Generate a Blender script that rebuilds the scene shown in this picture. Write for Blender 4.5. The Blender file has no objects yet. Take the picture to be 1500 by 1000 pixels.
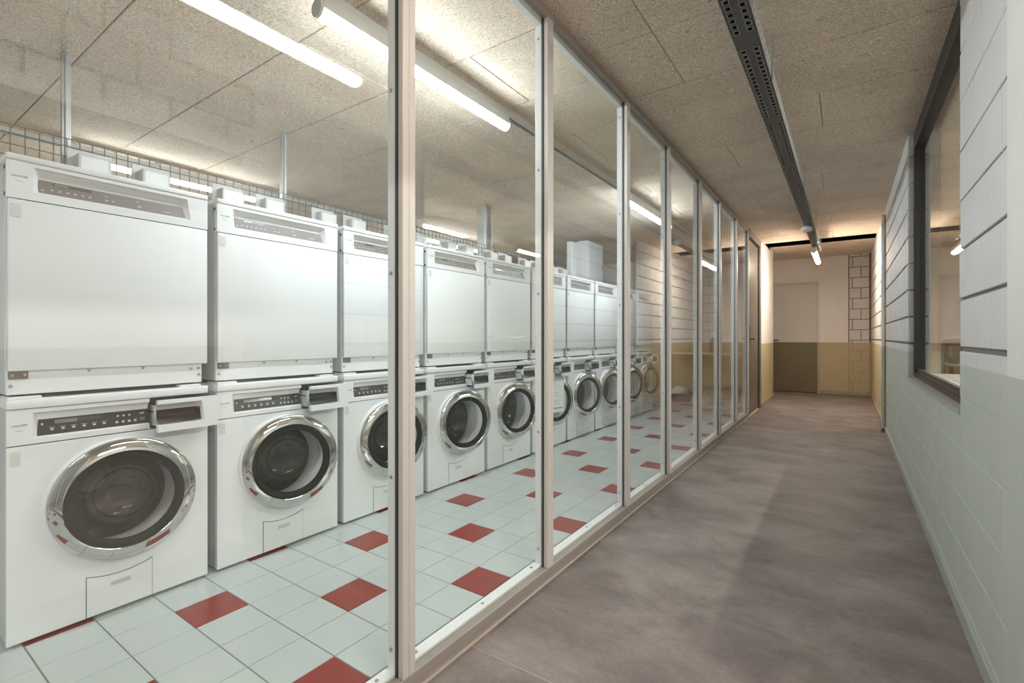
import bpy, bmesh, math, random
from mathutils import Vector, Matrix
random.seed(7)
S = bpy.context.scene
COL = S.collection

# ------------------------------------------------------------------ camera
F_PX, YAW, CAM_H = 710.16, math.radians(34.608), 1.0196
cam = bpy.data.cameras.new('camera'); camo = bpy.data.objects.new('camera', cam)
COL.objects.link(camo)
camo.location = (0, 0, CAM_H); camo.rotation_euler = (math.pi/2, 0, YAW)
cam.sensor_width = 36.0; cam.lens = F_PX*36/1500; cam.shift_y = -7/1500
cam.clip_start = 0.02
S.camera = camo

# ------------------------------------------------------------------ world, exposure
w = bpy.data.worlds.new('world'); S.world = w; w.use_nodes = True
w.node_tree.nodes['Background'].inputs[0].default_value = (0.9, 0.93, 1.0, 1)
w.node_tree.nodes['Background'].inputs[1].default_value = 0.05
S.view_settings.view_transform = 'Standard'; S.view_settings.look = 'None'
S.view_settings.gamma = 1.0; S.view_settings.use_curve_mapping = False
S.view_settings.exposure = 1.08
try:
    cy = S.cycles
    cy.max_bounces = 12; cy.diffuse_bounces = 5; cy.glossy_bounces = 5
    cy.transmission_bounces = 4; cy.transparent_max_bounces = 24
    cy.sample_clamp_indirect = 6.0; cy.caustics_reflective = False; cy.caustics_refractive = False
except Exception:
    pass
# strengths of the tube lamps (their own light is in the lamp builder)
L_LAUNDRY = (0.83, 0.92, 1.0, 46.0)
L_AISLE   = (0.87, 0.94, 1.0, 32.0)
L_NEAR    = (1.0, 0.90, 0.79, 17.5)
L_FAR     = (1.0, 0.85, 0.71, 68.0)
L_SIDE    = (1.0, 0.95, 0.90, 150.0)

# ------------------------------------------------------------------ materials
def newmat(name):
    m = bpy.data.materials.new(name); m.use_nodes = True
    nt = m.node_tree
    return m, nt, nt.nodes['Principled BSDF']
def lk(nt, a, b): nt.links.new(a, b)
def nd(nt, t, **k):
    n = nt.nodes.new(t)
    for a, b in k.items(): setattr(n, a, b)
    return n
def c4(c): return (c[0], c[1], c[2], 1)
def mat(name, col, rough=0.5, metal=0.0, spec=0.5, var=0.0, vscale=8.0, bump=0.0, bscale=200.0, coat=0.0, stretch=None):
    m, nt, p = newmat(name)
    p.inputs['Roughness'].default_value = rough; p.inputs['Metallic'].default_value = metal
    p.inputs['Specular IOR Level'].default_value = spec
    p.inputs['Coat Weight'].default_value = coat
    p.inputs['Base Color'].default_value = c4(col)
    if var or bump:
        geo = nd(nt, 'ShaderNodeNewGeometry'); vec = geo.outputs['Position']
        if stretch:
            mp = nd(nt, 'ShaderNodeMapping'); mp.inputs['Scale'].default_value = stretch
            lk(nt, vec, mp.inputs['Vector']); vec = mp.outputs[0]
    if var:
        n = nd(nt, 'ShaderNodeTexNoise'); n.inputs['Scale'].default_value = vscale; n.inputs['Detail'].default_value = 5
        lk(nt, vec, n.inputs['Vector'])
        mx = nd(nt, 'ShaderNodeMix', data_type='RGBA')
        mx.inputs[6].default_value = c4([x*(1-var) for x in col]); mx.inputs[7].default_value = c4([min(1, x*(1+var)) for x in col])
        lk(nt, n.outputs['Fac'], mx.inputs[0]); lk(nt, mx.outputs[2], p.inputs['Base Color'])
    if bump:
        n = nd(nt, 'ShaderNodeTexNoise'); n.inputs['Scale'].default_value = bscale; n.inputs['Detail'].default_value = 3
        lk(nt, vec, n.inputs['Vector'])
        b = nd(nt, 'ShaderNodeBump'); b.inputs['Strength'].default_value = bump; b.inputs['Distance'].default_value = 0.002
        lk(nt, n.outputs['Fac'], b.inputs['Height']); lk(nt, b.outputs[0], p.inputs['Normal'])
    return m
def band(name, up, low, z=0.918, rough=0.6, var=0.06, bump=0.25):
    """painted wall: two paints that meet at a level line"""
    m, nt, p = newmat(name); p.inputs['Roughness'].default_value = rough
    geo = nd(nt, 'ShaderNodeNewGeometry'); sx = nd(nt, 'ShaderNodeSeparateXYZ'); lk(nt, geo.outputs['Position'], sx.inputs[0])
    gt = nd(nt, 'ShaderNodeMath', operation='GREATER_THAN'); lk(nt, sx.outputs['Z'], gt.inputs[0]); gt.inputs[1].default_value = z
    n = nd(nt, 'ShaderNodeTexNoise'); n.inputs['Scale'].default_value = 5; n.inputs['Detail'].default_value = 6; lk(nt, geo.outputs['Position'], n.inputs['Vector'])
    mx = nd(nt, 'ShaderNodeMix', data_type='RGBA'); mx.inputs[6].default_value = c4(low); mx.inputs[7].default_value = c4(up); lk(nt, gt.outputs[0], mx.inputs[0])
    mr = nd(nt, 'ShaderNodeMapRange'); mr.inputs['To Min'].default_value = 1-var; mr.inputs['To Max'].default_value = 1+var; lk(nt, n.outputs['Fac'], mr.inputs['Value'])
    ml = nd(nt, 'ShaderNodeVectorMath', operation='SCALE'); lk(nt, mx.outputs[2], ml.inputs[0]); lk(nt, mr.outputs[0], ml.inputs['Scale'])
    lk(nt, ml.outputs[0], p.inputs['Base Color'])
    n2 = nd(nt, 'ShaderNodeTexNoise'); n2.inputs['Scale'].default_value = 160; n2.inputs['Detail'].default_value = 4; lk(nt, geo.outputs['Position'], n2.inputs['Vector'])
    b = nd(nt, 'ShaderNodeBump'); b.inputs['Strength'].default_value = bump; b.inputs['Distance'].default_value = 0.0015
    lk(nt, n2.outputs['Fac'], b.inputs['Height']); lk(nt, b.outputs[0], p.inputs['Normal'])
    return m
def glass(name, tint=(0.985, 1.0, 0.99), f0=0.045, gain=1.0):
    m, nt, p = newmat(name); nt.nodes.remove(p)
    out = nt.nodes['Material Output']
    geo = nd(nt, 'ShaderNodeNewGeometry')
    dot = nd(nt, 'ShaderNodeVectorMath', operation='DOT_PRODUCT'); lk(nt, geo.outputs['Incoming'], dot.inputs[0]); lk(nt, geo.outputs['Normal'], dot.inputs[1])
    ab = nd(nt, 'ShaderNodeMath', operation='ABSOLUTE'); lk(nt, dot.outputs['Value'], ab.inputs[0])
    su = nd(nt, 'ShaderNodeMath', operation='SUBTRACT'); su.inputs[0].default_value = 1; lk(nt, ab.outputs[0], su.inputs[1])
    pw = nd(nt, 'ShaderNodeMath', operation='POWER'); lk(nt, su.outputs[0], pw.inputs[0]); pw.inputs[1].default_value = 5
    ma = nd(nt, 'ShaderNodeMath', operation='MULTIPLY_ADD'); lk(nt, pw.outputs[0], ma.inputs[0]); ma.inputs[1].default_value = (1-f0)*gain; ma.inputs[2].default_value = f0
    tr = nd(nt, 'ShaderNodeBsdfTransparent'); tr.inputs[0].default_value = c4(tint)
    gl = nd(nt, 'ShaderNodeBsdfGlossy'); gl.inputs['Roughness'].default_value = 0.0; gl.inputs[0].default_value = (1, 1, 1, 1)
    mx = nd(nt, 'ShaderNodeMixShader'); lk(nt, ma.outputs[0], mx.inputs[0]); lk(nt, tr.outputs[0], mx.inputs[1]); lk(nt, gl.outputs[0], mx.inputs[2])
    lk(nt, mx.outputs[0], out.inputs['Surface'])
    return m
def emis(name, e):
    m, nt, p = newmat(name)
    p.inputs['Base Color'].default_value = (0.9, 0.9, 0.88, 1)
    p.inputs['Emission Color'].default_value = c4(e); p.inputs['Emission Strength'].default_value = e[3]
    return m
def woodwool(name, col):
    m, nt, p = newmat(name); p.inputs['Roughness'].default_value = 0.9; p.inputs['Specular IOR Level'].default_value = 0.15
    geo = nd(nt, 'ShaderNodeNewGeometry')
    ns = nd(nt, 'ShaderNodeTexNoise'); ns.inputs['Scale'].default_value = 9; ns.inputs['Detail'].default_value = 4; lk(nt, geo.outputs['Position'], ns.inputs['Vector'])
    mv = nd(nt, 'ShaderNodeVectorMath', operation='MULTIPLY_ADD')
    lk(nt, ns.outputs['Color'], mv.inputs[0]); mv.inputs[1].default_value = (0.10, 0.10, 0.10); lk(nt, geo.outputs['Position'], mv.inputs[2])
    fibre = []
    for sc in ((60, 330, 120), (330, 70, 120)):
        mp = nd(nt, 'ShaderNodeMapping'); mp.inputs['Scale'].default_value = sc; lk(nt, mv.outputs[0], mp.inputs['Vector'])
        n = nd(nt, 'ShaderNodeTexNoise'); n.inputs['Scale'].default_value = 1.0; n.inputs['Detail'].default_value = 3; lk(nt, mp.outputs[0], n.inputs['Vector'])
        fibre.append(n)
    mxm = nd(nt, 'ShaderNodeMath', operation='MAXIMUM'); lk(nt, fibre[0].outputs['Fac'], mxm.inputs[0]); lk(nt, fibre[1].outputs['Fac'], mxm.inputs[1])
    cr = nd(nt, 'ShaderNodeValToRGB'); lk(nt, mxm.outputs[0], cr.inputs[0])
    cr.color_ramp.elements[0].position = 0.40; cr.color_ramp.elements[0].color = c4([x*0.52 for x in col])
    cr.color_ramp.elements[1].position = 0.66; cr.color_ramp.elements[1].color = c4([min(1, x*1.2) for x in col])
    big = nd(nt, 'ShaderNodeTexNoise'); big.inputs['Scale'].default_value = 3.0; big.inputs['Detail'].default_value = 5; lk(nt, geo.outputs['Position'], big.inputs['Vector'])
    mr = nd(nt, 'ShaderNodeMapRange'); mr.inputs['To Min'].default_value = 0.8; mr.inputs['To Max'].default_value = 1.2; lk(nt, big.outputs['Fac'], mr.inputs['Value'])
    sp = nd(nt, 'ShaderNodeTexVoronoi'); sp.inputs['Scale'].default_value = 7; lk(nt, geo.outputs['Position'], sp.inputs['Vector'])
    sr = nd(nt, 'ShaderNodeMapRange'); sr.inputs['From Min'].default_value = 0.02; sr.inputs['From Max'].default_value = 0.075; sr.inputs['To Min'].default_value = 0.45; lk(nt, sp.outputs['Distance'], sr.inputs['Value'])
    mm = nd(nt, 'ShaderNodeMath', operation='MULTIPLY'); lk(nt, mr.outputs[0], mm.inputs[0]); lk(nt, sr.outputs[0], mm.inputs[1])
    ml = nd(nt, 'ShaderNodeVectorMath', operation='SCALE'); lk(nt, cr.outputs[0], ml.inputs[0]); lk(nt, mm.outputs[0], ml.inputs['Scale'])
    lk(nt, ml.outputs[0], p.inputs['Base Color'])
    b = nd(nt, 'ShaderNodeBump'); b.inputs['Strength'].default_value = 0.6; b.inputs['Distance'].default_value = 0.004
    lk(nt, mxm.outputs[0], b.inputs['Height']); lk(nt, b.outputs[0], p.inputs['Normal'])
    return m
def screed(name):
    m, nt, p = newmat(name)
    geo = nd(nt, 'ShaderNodeNewGeometry')
    mp = nd(nt, 'ShaderNodeMapping'); mp.inputs['Scale'].default_value = (1.0, 1.5, 1); mp.inputs['Rotation'].default_value = (0, 0, 0.5); lk(nt, geo.outputs['Position'], mp.inputs['Vector'])
    a = nd(nt, 'ShaderNodeTexNoise'); a.inputs['Scale'].default_value = 2.6; a.inputs['Detail'].default_value = 10; a.inputs['Roughness'].default_value = 0.66; a.inputs['Distortion'].default_value = 0.35; lk(nt, mp.outputs[0], a.inputs['Vector'])
    cr = nd(nt, 'ShaderNodeValToRGB'); lk(nt, a.outputs['Fac'], cr.inputs[0])
    e = cr.color_ramp.elements
    e[0].position = 0.30; e[0].color = (0.135, 0.112, 0.104, 1); e[1].position = 0.72; e[1].color = (0.33, 0.288, 0.272, 1)
    x = e.new(0.5); x.color = (0.225, 0.192, 0.180, 1)
    f = nd(nt, 'ShaderNodeTexNoise'); f.inputs['Scale'].default_value = 60; f.inputs['Detail'].default_value = 6; lk(nt, geo.outputs['Position'], f.inputs['Vector'])
    mr = nd(nt, 'ShaderNodeMapRange'); mr.inputs['To Min'].default_value = 0.82; mr.inputs['To Max'].default_value = 1.18; lk(nt, f.outputs['Fac'], mr.inputs['Value'])
    ml = nd(nt, 'ShaderNodeVectorMath', operation='SCALE'); lk(nt, cr.outputs[0], ml.inputs[0]); lk(nt, mr.outputs[0], ml.inputs['Scale'])
    lk(nt, ml.outputs[0], p.inputs['Base Color'])
    rr = nd(nt, 'ShaderNodeMapRange'); rr.inputs['To Min'].default_value = 0.42; rr.inputs['To Max'].default_value = 0.62; lk(nt, a.outputs['Fac'], rr.inputs['Value']); lk(nt, rr.outputs[0], p.inputs['Roughness'])
    p.inputs['Specular IOR Level'].default_value = 0.25
    return m

M = {}
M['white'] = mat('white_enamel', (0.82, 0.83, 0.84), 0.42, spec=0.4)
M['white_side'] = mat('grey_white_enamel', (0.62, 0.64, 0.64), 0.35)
M['plastic'] = mat('white_plastic', (0.81, 0.815, 0.82), 0.4)
M['chrome'] = mat('chrome', (0.60, 0.585, 0.56), 0.05, 1.0)
M['drum'] = mat('drum_steel', (0.22, 0.19, 0.165), 0.24, 1.0)
M['black_gloss'] = mat('black_glossy_plastic', (0.007, 0.0055, 0.005), 0.4, spec=0.1)
M['black'] = mat('black_rubber', (0.02, 0.02, 0.02), 0.6)
M['gasket'] = mat('grey_rubber', (0.58, 0.58, 0.57), 0.5)
M['panel_dark'] = mat('dark_panel_film', (0.040, 0.035, 0.035), 0.35, spec=0.3)
M['panel_taupe'] = mat('taupe_panel_film', (0.195, 0.16, 0.147), 0.42, spec=0.3)
M['lcd'] = mat('lcd_window', (0.10, 0.085, 0.07), 0.15)
M['lcd_grey'] = mat('lcd_lit_part', (0.24, 0.215, 0.195), 0.25)
M['icon'] = mat('print_pale_grey', (0.55, 0.53, 0.51), 0.5)
M['print'] = mat('print_mid_grey', (0.45, 0.44, 0.43), 0.5)
M['sticker'] = mat('sticker_paper', (0.66, 0.66, 0.65), 0.5)
M['groove'] = mat('shadow_groove', (0.10, 0.10, 0.10), 0.7)
M['zinc_dark'] = mat('dark_zinc_plate', (0.23, 0.20, 0.18), 0.4, 0.7)
M['screw'] = mat('screw_steel', (0.45, 0.43, 0.41), 0.35, 0.9)
M['alu'] = mat('anodised_aluminium', (0.66, 0.615, 0.575), 0.42, 0.12, var=0.03, vscale=30, stretch=(1, 1, 0.05))
M['alu_rail'] = mat('brown_grey_aluminium', (0.36, 0.325, 0.29), 0.45, 0.2)
M['alu_white'] = mat('pale_aluminium', (0.84, 0.835, 0.825), 0.45, 0.0)
M['seal'] = mat('silicone_seal', (0.56, 0.49, 0.42), 0.6)
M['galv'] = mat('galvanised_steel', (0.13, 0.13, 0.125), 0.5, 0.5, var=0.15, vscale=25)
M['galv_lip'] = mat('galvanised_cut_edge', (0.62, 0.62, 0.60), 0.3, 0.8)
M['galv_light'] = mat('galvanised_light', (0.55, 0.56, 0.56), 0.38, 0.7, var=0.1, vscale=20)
M['wire'] = mat('zinc_wire', (0.13, 0.12, 0.115), 0.5, 0.3)
M['glass'] = glass('clear_glass', f0=0.06)
M['win_glass'] = glass('window_glass', (0.93, 0.97, 0.95), f0=0.075)
M['bowl_glass'] = glass('porthole_glass', (0.82, 0.82, 0.82), f0=0.05)
M['ceil'] = woodwool('wood_wool_board', (0.82, 0.68, 0.54))
M['ceil_back'] = mat('ceiling_shadow_gap', (0.10, 0.08, 0.065), 0.9)
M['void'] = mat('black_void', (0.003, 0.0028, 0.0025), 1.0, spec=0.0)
M['screed'] = screed('polished_screed')
M['joint'] = mat('floor_joint_filler', (0.40, 0.33, 0.28), 0.7)
M['tile'] = mat('pale_green_tile', (0.52, 0.565, 0.54), 0.22, var=0.03, vscale=3)
M['tile_red'] = mat('oxblood_tile', (0.265, 0.030, 0.018), 0.26, var=0.06, vscale=6)
M['grout'] = mat('grey_grout', (0.20, 0.20, 0.185), 0.8)
GREEN = (0.535, 0.565, 0.50); OCHRE = (0.52, 0.44, 0.285)
M['block'] = band('painted_block_green_base', (0.70, 0.69, 0.685), GREEN, bump=0.5)
M['block_far'] = band('painted_block_ochre_base', (0.70, 0.68, 0.65), OCHRE, bump=0.5)
M['plaster'] = band('plaster_green_base', (0.78, 0.77, 0.75), GREEN, bump=0.3)
M['plaster_far'] = band('plaster_ochre_base', (0.84, 0.81, 0.77), OCHRE, bump=0.2)
M['mortar'] = band('mortar', (0.20, 0.175, 0.155), (0.53, 0.56, 0.495), bump=0.8, var=0.12)
M['mortar_far'] = band('mortar_warm', (0.17, 0.12, 0.085), (0.41, 0.34, 0.20), bump=0.8, var=0.2)
M['base_green'] = mat('skirting_green', (0.42, 0.44, 0.385), 0.5)
M['base_ochre'] = mat('skirting_ochre', (0.40, 0.34, 0.23), 0.5)
M['door_paint'] = band('door_paint', (0.66, 0.635, 0.60), (0.19, 0.165, 0.105), rough=0.4, bump=0.05)
M['door_frame'] = band('door_frame_paint', (0.70, 0.675, 0.63), (0.42, 0.36, 0.24), rough=0.4, bump=0.05)
M['door_grey'] = mat('olive_grey_metal', (0.21, 0.185, 0.15), 0.35, 0.3)
M['frame_grey'] = mat('door_frame_grey', (0.20, 0.19, 0.18), 0.4, 0.3)
M['brass'] = mat('brushed_brass', (0.42, 0.34, 0.20), 0.35, 1.0)
M['nickel'] = mat('dark_nickel', (0.20, 0.18, 0.15), 0.35, 1.0)
M['frame_dark'] = mat('dark_bronze_frame', (0.030, 0.026, 0.024), 0.4, 0.3)
M['frame_brown'] = mat('brown_frame', (0.05, 0.036, 0.03), 0.4, 0.2)
M['white_paint'] = mat('white_paint', (0.78, 0.77, 0.75), 0.6, bump=0.15)
M['pipe'] = band('pipe_paint', (0.88, 0.88, 0.87), GREEN, rough=0.4, bump=0.0)
M['rail_white'] = mat('white_light_rail', (0.68, 0.68, 0.67), 0.4)
M['paper'] = mat('paper', (0.86, 0.86, 0.85), 0.7)
M['ink'] = mat('ink_grey', (0.42, 0.42, 0.43), 0.7)
M['ink_dark'] = mat('ink_dark', (0.10, 0.07, 0.07), 0.7)
M['table'] = mat('white_laminate', (0.70, 0.68, 0.64), 0.35)
M['steel_leg'] = mat('grey_steel', (0.25, 0.24, 0.23), 0.4, 0.6)
M['basket'] = mat('dark_plastic', (0.035, 0.03, 0.028), 0.5)
M['cloth'] = mat('white_cloth', (0.72, 0.70, 0.67), 0.9, bump=0.6, bscale=40)
M['bottle'] = mat('brown_bottle_plastic', (0.10, 0.065, 0.045), 0.3)
M['side_floor'] = mat('grey_concrete', (0.30, 0.29, 0.275), 0.6, var=0.15, vscale=3)
M['bike_frame'] = mat('bicycle_green_paint', (0.06, 0.075, 0.05), 0.3)
M['bike_frame2'] = mat('bicycle_brown_paint', (0.16, 0.10, 0.05), 0.3)
M['tyre'] = mat('tyre_rubber', (0.03, 0.028, 0.026), 0.8)
M['leather'] = mat('brown_leather', (0.09, 0.05, 0.03), 0.5)

# ------------------------------------------------------------------ mesh helpers
def bm_box(bm, x0, x1, y0, y1, z0, z1, skip=()):
    v = [bm.verts.new(p) for p in ((x0,y0,z0),(x1,y0,z0),(x1,y1,z0),(x0,y1,z0),(x0,y0,z1),(x1,y0,z1),(x1,y1,z1),(x0,y1,z1))]
    fs = {'-z': (0,3,2,1), '+z': (4,5,6,7), '-y': (0,1,5,4), '+x': (1,2,6,5), '+y': (2,3,7,6), '-x': (3,0,4,7)}
    for k, f in fs.items():
        if k not in skip: bm.faces.new([v[i] for i in f])
    return v
def box(x0, x1, y0, y1, z0, z1, bev=0.0, seg=2, skip=()):
    bm = bmesh.new(); bm_box(bm, x0, x1, y0, y1, z0, z1, skip)
    if bev:
        bmesh.ops.bevel(bm, geom=list(bm.edges), offset=bev, segments=seg, affect='EDGES', profile=0.5)
    return bm
def boxes(lst):
    bm = bmesh.new()
    for b in lst: bm_box(bm, *b)
    return bm
def bm_tube(bm, pts, r, n=8, cap=True):
    pts = [Vector(p) for p in pts]; rings = []
    up = None
    for i, p in enumerate(pts):
        t = (pts[min(i+1, len(pts)-1)] - pts[max(i-1, 0)]).normalized()
        if up is None:
            up = Vector((0, 0, 1)) if abs(t.z) < 0.9 else Vector((1, 0, 0))
        a = t.cross(up).normalized(); b = a.cross(t).normalized(); up = b
        rr = r[i] if isinstance(r, (list, tuple)) else r
        rings.append([bm.verts.new(p + a*math.cos(2*math.pi*k/n)*rr + b*math.sin(2*math.pi*k/n)*rr) for k in range(n)])
    for q in range(len(rings)-1):
        for k in range(n):
            bm.faces.new((rings[q][k], rings[q][(k+1) % n], rings[q+1][(k+1) % n], rings[q+1][k]))
    if cap:
        bm.faces.new(rings[0][::-1]); bm.faces.new(rings[-1])
def tube(pts, r, n=8, cap=True):
    bm = bmesh.new(); bm_tube(bm, pts, r, n, cap); return bm
def lathe(prof, n=64, axis='x', c=(0, 0, 0), closed=False):
    """prof: (radius, position along axis) pairs"""
    bm = bmesh.new(); rings = []
    for r, h in prof:
        if r < 1e-6:
            p = (c[0]+h, c[1], c[2]) if axis == 'x' else (c[0], c[1], c[2]+h)
            rings.append([bm.verts.new(p)])
        else:
            ring = []
            for k in range(n):
                a = 2*math.pi*k/n; u, v = r*math.cos(a), r*math.sin(a)
                ring.append(bm.verts.new((c[0]+h, c[1]+u, c[2]+v) if axis == 'x' else (c[0]+u, c[1]+v, c[2]+h)))
            rings.append(ring)
    pairs = list(zip(rings, rings[1:])) + ([(rings[-1], rings[0])] if closed else [])
    for A, B in pairs:
        for k in range(n):
            k2 = (k+1) % n
            if len(A) == 1: bm.faces.new((A[0], B[k2], B[k]))
            elif len(B) == 1: bm.faces.new((A[k], A[k2], B[0]))
            else: bm.faces.new((A[k], A[k2], B[k2], B[k]))
    return bm
def prism(pts, x0, x1):
    """polygon in (y,z), extruded along x"""
    bm = bmesh.new()
    a = [bm.verts.new((x0, y, z)) for y, z in pts]; b = [bm.verts.new((x1, y, z)) for y, z in pts]
    n = len(pts)
    bm.faces.new(a[::-1]); bm.faces.new(b)
    for k in range(n): bm.faces.new((a[k], a[(k+1) % n], b[(k+1) % n], b[k]))
    return bm
def bmjoin(*bms):
    out = bmesh.new()
    for b in bms:
        me = bpy.data.meshes.new('tmp'); b.to_mesh(me); out.from_mesh(me); b.free(); bpy.data.meshes.remove(me)
    return out
def shift(bm, v):
    bmesh.ops.translate(bm, verts=bm.verts, vec=v); return bm
def finish(bm, name, smooth=None):
    bmesh.ops.recalc_face_normals(bm, faces=bm.faces)
    me = bpy.data.meshes.new(name); bm.to_mesh(me); bm.free()
    if smooth is not None:
        me.polygons.foreach_set('use_smooth', [True]*len(me.polygons))
        try: me.set_sharp_from_angle(angle=math.radians(smooth))
        except Exception: pass
    return me
def obj(name, bm, m, parent=None, smooth=None, loc=None, label=None, kind=None):
    me = bm if isinstance(bm, bpy.types.Mesh) else finish(bm, name, smooth)
    if m is not None and not me.materials: me.materials.append(m)
    o = bpy.data.objects.new(name, me); COL.objects.link(o)
    if parent is not None: o.parent = parent
    if loc is not None: o.location = loc
    if label: o['label'] = label
    if kind: o['kind'] = kind
    return o
def tag(o, label, cat, group=None):
    o['label'] = label; o['category'] = cat
    if group: o['group'] = group
    return o
def thing(name, loc, label, cat, group=None):
    o = bpy.data.objects.new(name, None); COL.objects.link(o); o.location = loc; o.empty_display_size = 0.1
    return tag(o, label, cat, group)
def structure(name, loc=(0, 0, 0)):
    o = bpy.data.objects.new(name, None); COL.objects.link(o); o.location = loc; o['kind'] = 'structure'
    o.empty_display_size = 0.1
    return o
def dup(root, loc, label=None):
    r = root.copy(); COL.objects.link(r); r.location = loc
    if label: r['label'] = label
    for ch in list(root.children):
        c = ch.copy(); COL.objects.link(c); c.parent = r
        for g in list(ch.children):
            d = g.copy(); COL.objects.link(d); d.parent = c
    return r
def px(X, Y, Z):
    s, c = math.sin(YAW), math.cos(YAW)
    d = -X*s + Y*c
    if d < 0.05: return None
    return 750 + F_PX*(X*c + Y*s)/d, 493 - F_PX*(Z-CAM_H)/d
def seen_size(corners):
    P = [px(*p) for p in corners]
    if any(p is None for p in P): return 0
    xs = [p[0] for p in P]; ys = [p[1] for p in P]
    if max(xs) < 0 or min(xs) > 1500 or max(ys) < 0 or min(ys) > 1000: return 0
    return min(max(xs)-min(xs), max(ys)-min(ys))

_pieces = {}
def piece_mesh(name, m, du, dv, t, ch):
    """rectangular piece, centred, u x v, thickness t (front at +w), chamfered front"""
    key = (name, m.name, round(du, 4), round(dv, 4), round(t, 4))
    if key in _pieces: return _pieces[key]
    bm = bmesh.new(); add_piece(bm, 0, 0, 0, du, dv, t, ch, lambda u, v, ww: (u, v, ww))
    me = finish(bm, name); me.materials.append(m); _pieces[key] = me
    return me
def add_piece(bm, uc, vc, wc, du, dv, t, ch, f):
    R = []
    for (k, wv) in ((0, -t), (0, -ch), (ch, 0)):
        a, b = du/2-k, dv/2-k
        R.append([bm.verts.new(f(uc+x, vc+y, wc+wv)) for x, y in ((-a,-b),(a,-b),(a,b),(-a,b))])
    for A, B in zip(R, R[1:]):
        for k in range(4): bm.faces.new((A[k], A[(k+1) % 4], B[(k+1) % 4], B[k]))
    bm.faces.new(R[2])
def lay(name, items, parent, rot, f, thick, ch, minpx=7, limit=300, restname=None):
    """items: (u0,u1,v0,v1,w,mat). Pieces seen big enough become objects of their own, the rest one joined part per material.
    rot: rotation euler mapping (u,v,w) to world; f: the same mapping as a function."""
    sized = []
    for it in items:
        u0, u1, v0, v1, wv, m = it
        sized.append((seen_size([f(u, v, wv) for u in (u0, u1) for v in (v0, v1)]), it))
    sized.sort(key=lambda q: -q[0])
    rest = {}; n = 0
    for sz, it in sized:
        u0, u1, v0, v1, wv, m = it
        if sz >= minpx and n < limit:
            n += 1
            me = piece_mesh(name, m, u1-u0, v1-v0, thick, ch)
            o = obj(name, me, None, parent, loc=Vector(f((u0+u1)/2, (v0+v1)/2, wv)) - parent.location)
            o.rotation_euler = rot
        else: rest.setdefault(m.name, (m, []))[1].append(it)
    for m, its in rest.values():
        bm = bmesh.new()
        for u0, u1, v0, v1, wv, _ in its:
            add_piece(bm, (u0+u1)/2, (v0+v1)/2, wv, u1-u0, v1-v0, thick, ch, f)
        shift(bm, -parent.location)
        obj(restname or (name + 's_beyond'), bm, m, parent, kind='stuff')
def subtract(r, h):
    u0, u1, v0, v1 = r; a0, a1, b0, b1 = h
    if u1 <= a0 or u0 >= a1 or v1 <= b0 or v0 >= b1: return [r]
    out = []
    if u0 < a0: out.append((u0, a0, v0, v1))
    if u1 > a1: out.append((a1, u1, v0, v1))
    m0, m1 = max(u0, a0), min(u1, a1)
    if v0 < b0: out.append((m0, m1, v0, b0))
    if v1 > b1: out.append((m0, m1, b1, v1))
    return [q for q in out if q[1]-q[0] > 0.015 and q[3]-q[2] > 0.015]

PI = math.pi
# face mappings (u,v,w)->world with w out of the face
FLOOR = ((0, 0, 0), lambda u, v, ww: (u, v, ww))
CEIL = ((PI, 0, 0), lambda u, v, ww: (u, -v, -ww))               # facing down
def FACE_NX(X): return lambda u, v, ww: (X - ww, -u, v)            # facing -X ; u=-y, v=z
ROT_NX = (PI/2, 0, -PI/2)
def FACE_NY(Y): return lambda u, v, ww: (u, Y - ww, v)             # facing -Y ; u=x, v=z
ROT_NY = (PI/2, 0, 0)

# ------------------------------------------------------------------ room shell
CEIL_Z = 2.39; CEIL_FAR = 2.45
XR = 0.345; YE = 10.30; Y_BACK = -2.6
XP = -1.02; X_LEFT = -5.35; Y_LAUN = 8.6
GAP0, GAP1 = 8.03, 8.80

# corridor floor: two screed fields with a pale joint between them
fl = structure('floor')
JY = 1.243
obj('floor_slab', box(XP-0.07, 0.42, Y_BACK, JY-0.003, -0.12, 0.0), M['screed'], fl)
obj('floor_slab', box(XP-0.07, 0.42, JY+0.003, 9.25, -0.12, 0.0), M['screed'], fl)
obj('floor_slab', box(-1.45, 0.42, 9.25, YE+0.1, -0.12, 0.0), M['screed'], fl)
obj('joint_filler', box(XP, 0.40, JY-0.003, JY+0.003, -0.05, -0.0006), M['joint'], fl)

# laundry floor: tiles
lf = structure('floor.001')
obj('grout_bed', box(X_LEFT, XP-0.07, Y_BACK, Y_LAUN, -0.12, -0.0025), M['grout'], lf)
TX, TY, T0X, T0Y, G = 0.1763, 0.184, -2.0519, 0.7688, 0.0035
tiles = []
for i in range(-19, 6):
    for j in range(-19, 44):
        x0, x1 = T0X+i*TX+G/2, T0X+(i+1)*TX-G/2
        y0, y1 = T0Y+j*TY+G/2, T0Y+(j+1)*TY-G/2
        x0, x1 = max(x0, X_LEFT), min(x1, XP-0.072); y0, y1 = max(y0, Y_BACK), min(y1, Y_LAUN)
        if x1-x0 < 0.02 or y1-y0 < 0.02: continue
        red = (i % 2 == 0) and (j % 4 == i % 4)
        tiles.append((x0, x1, y0, y1, 0.0, M['tile_red'] if red else M['tile']))
front = [t for t in tiles if t[1] > -2.30]; behind = [t for t in tiles if t[1] <= -2.30]
lay('floor_tile', front, lf, FLOOR[0], FLOOR[1], 0.008, 0.0012, minpx=5, limit=300, restname='floor_tiles_beyond')
lay('floor_tile', behind, lf, FLOOR[0], FLOOR[1], 0.008, 0.0012, minpx=1e9, restname='floor_tiles_beyond')

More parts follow.
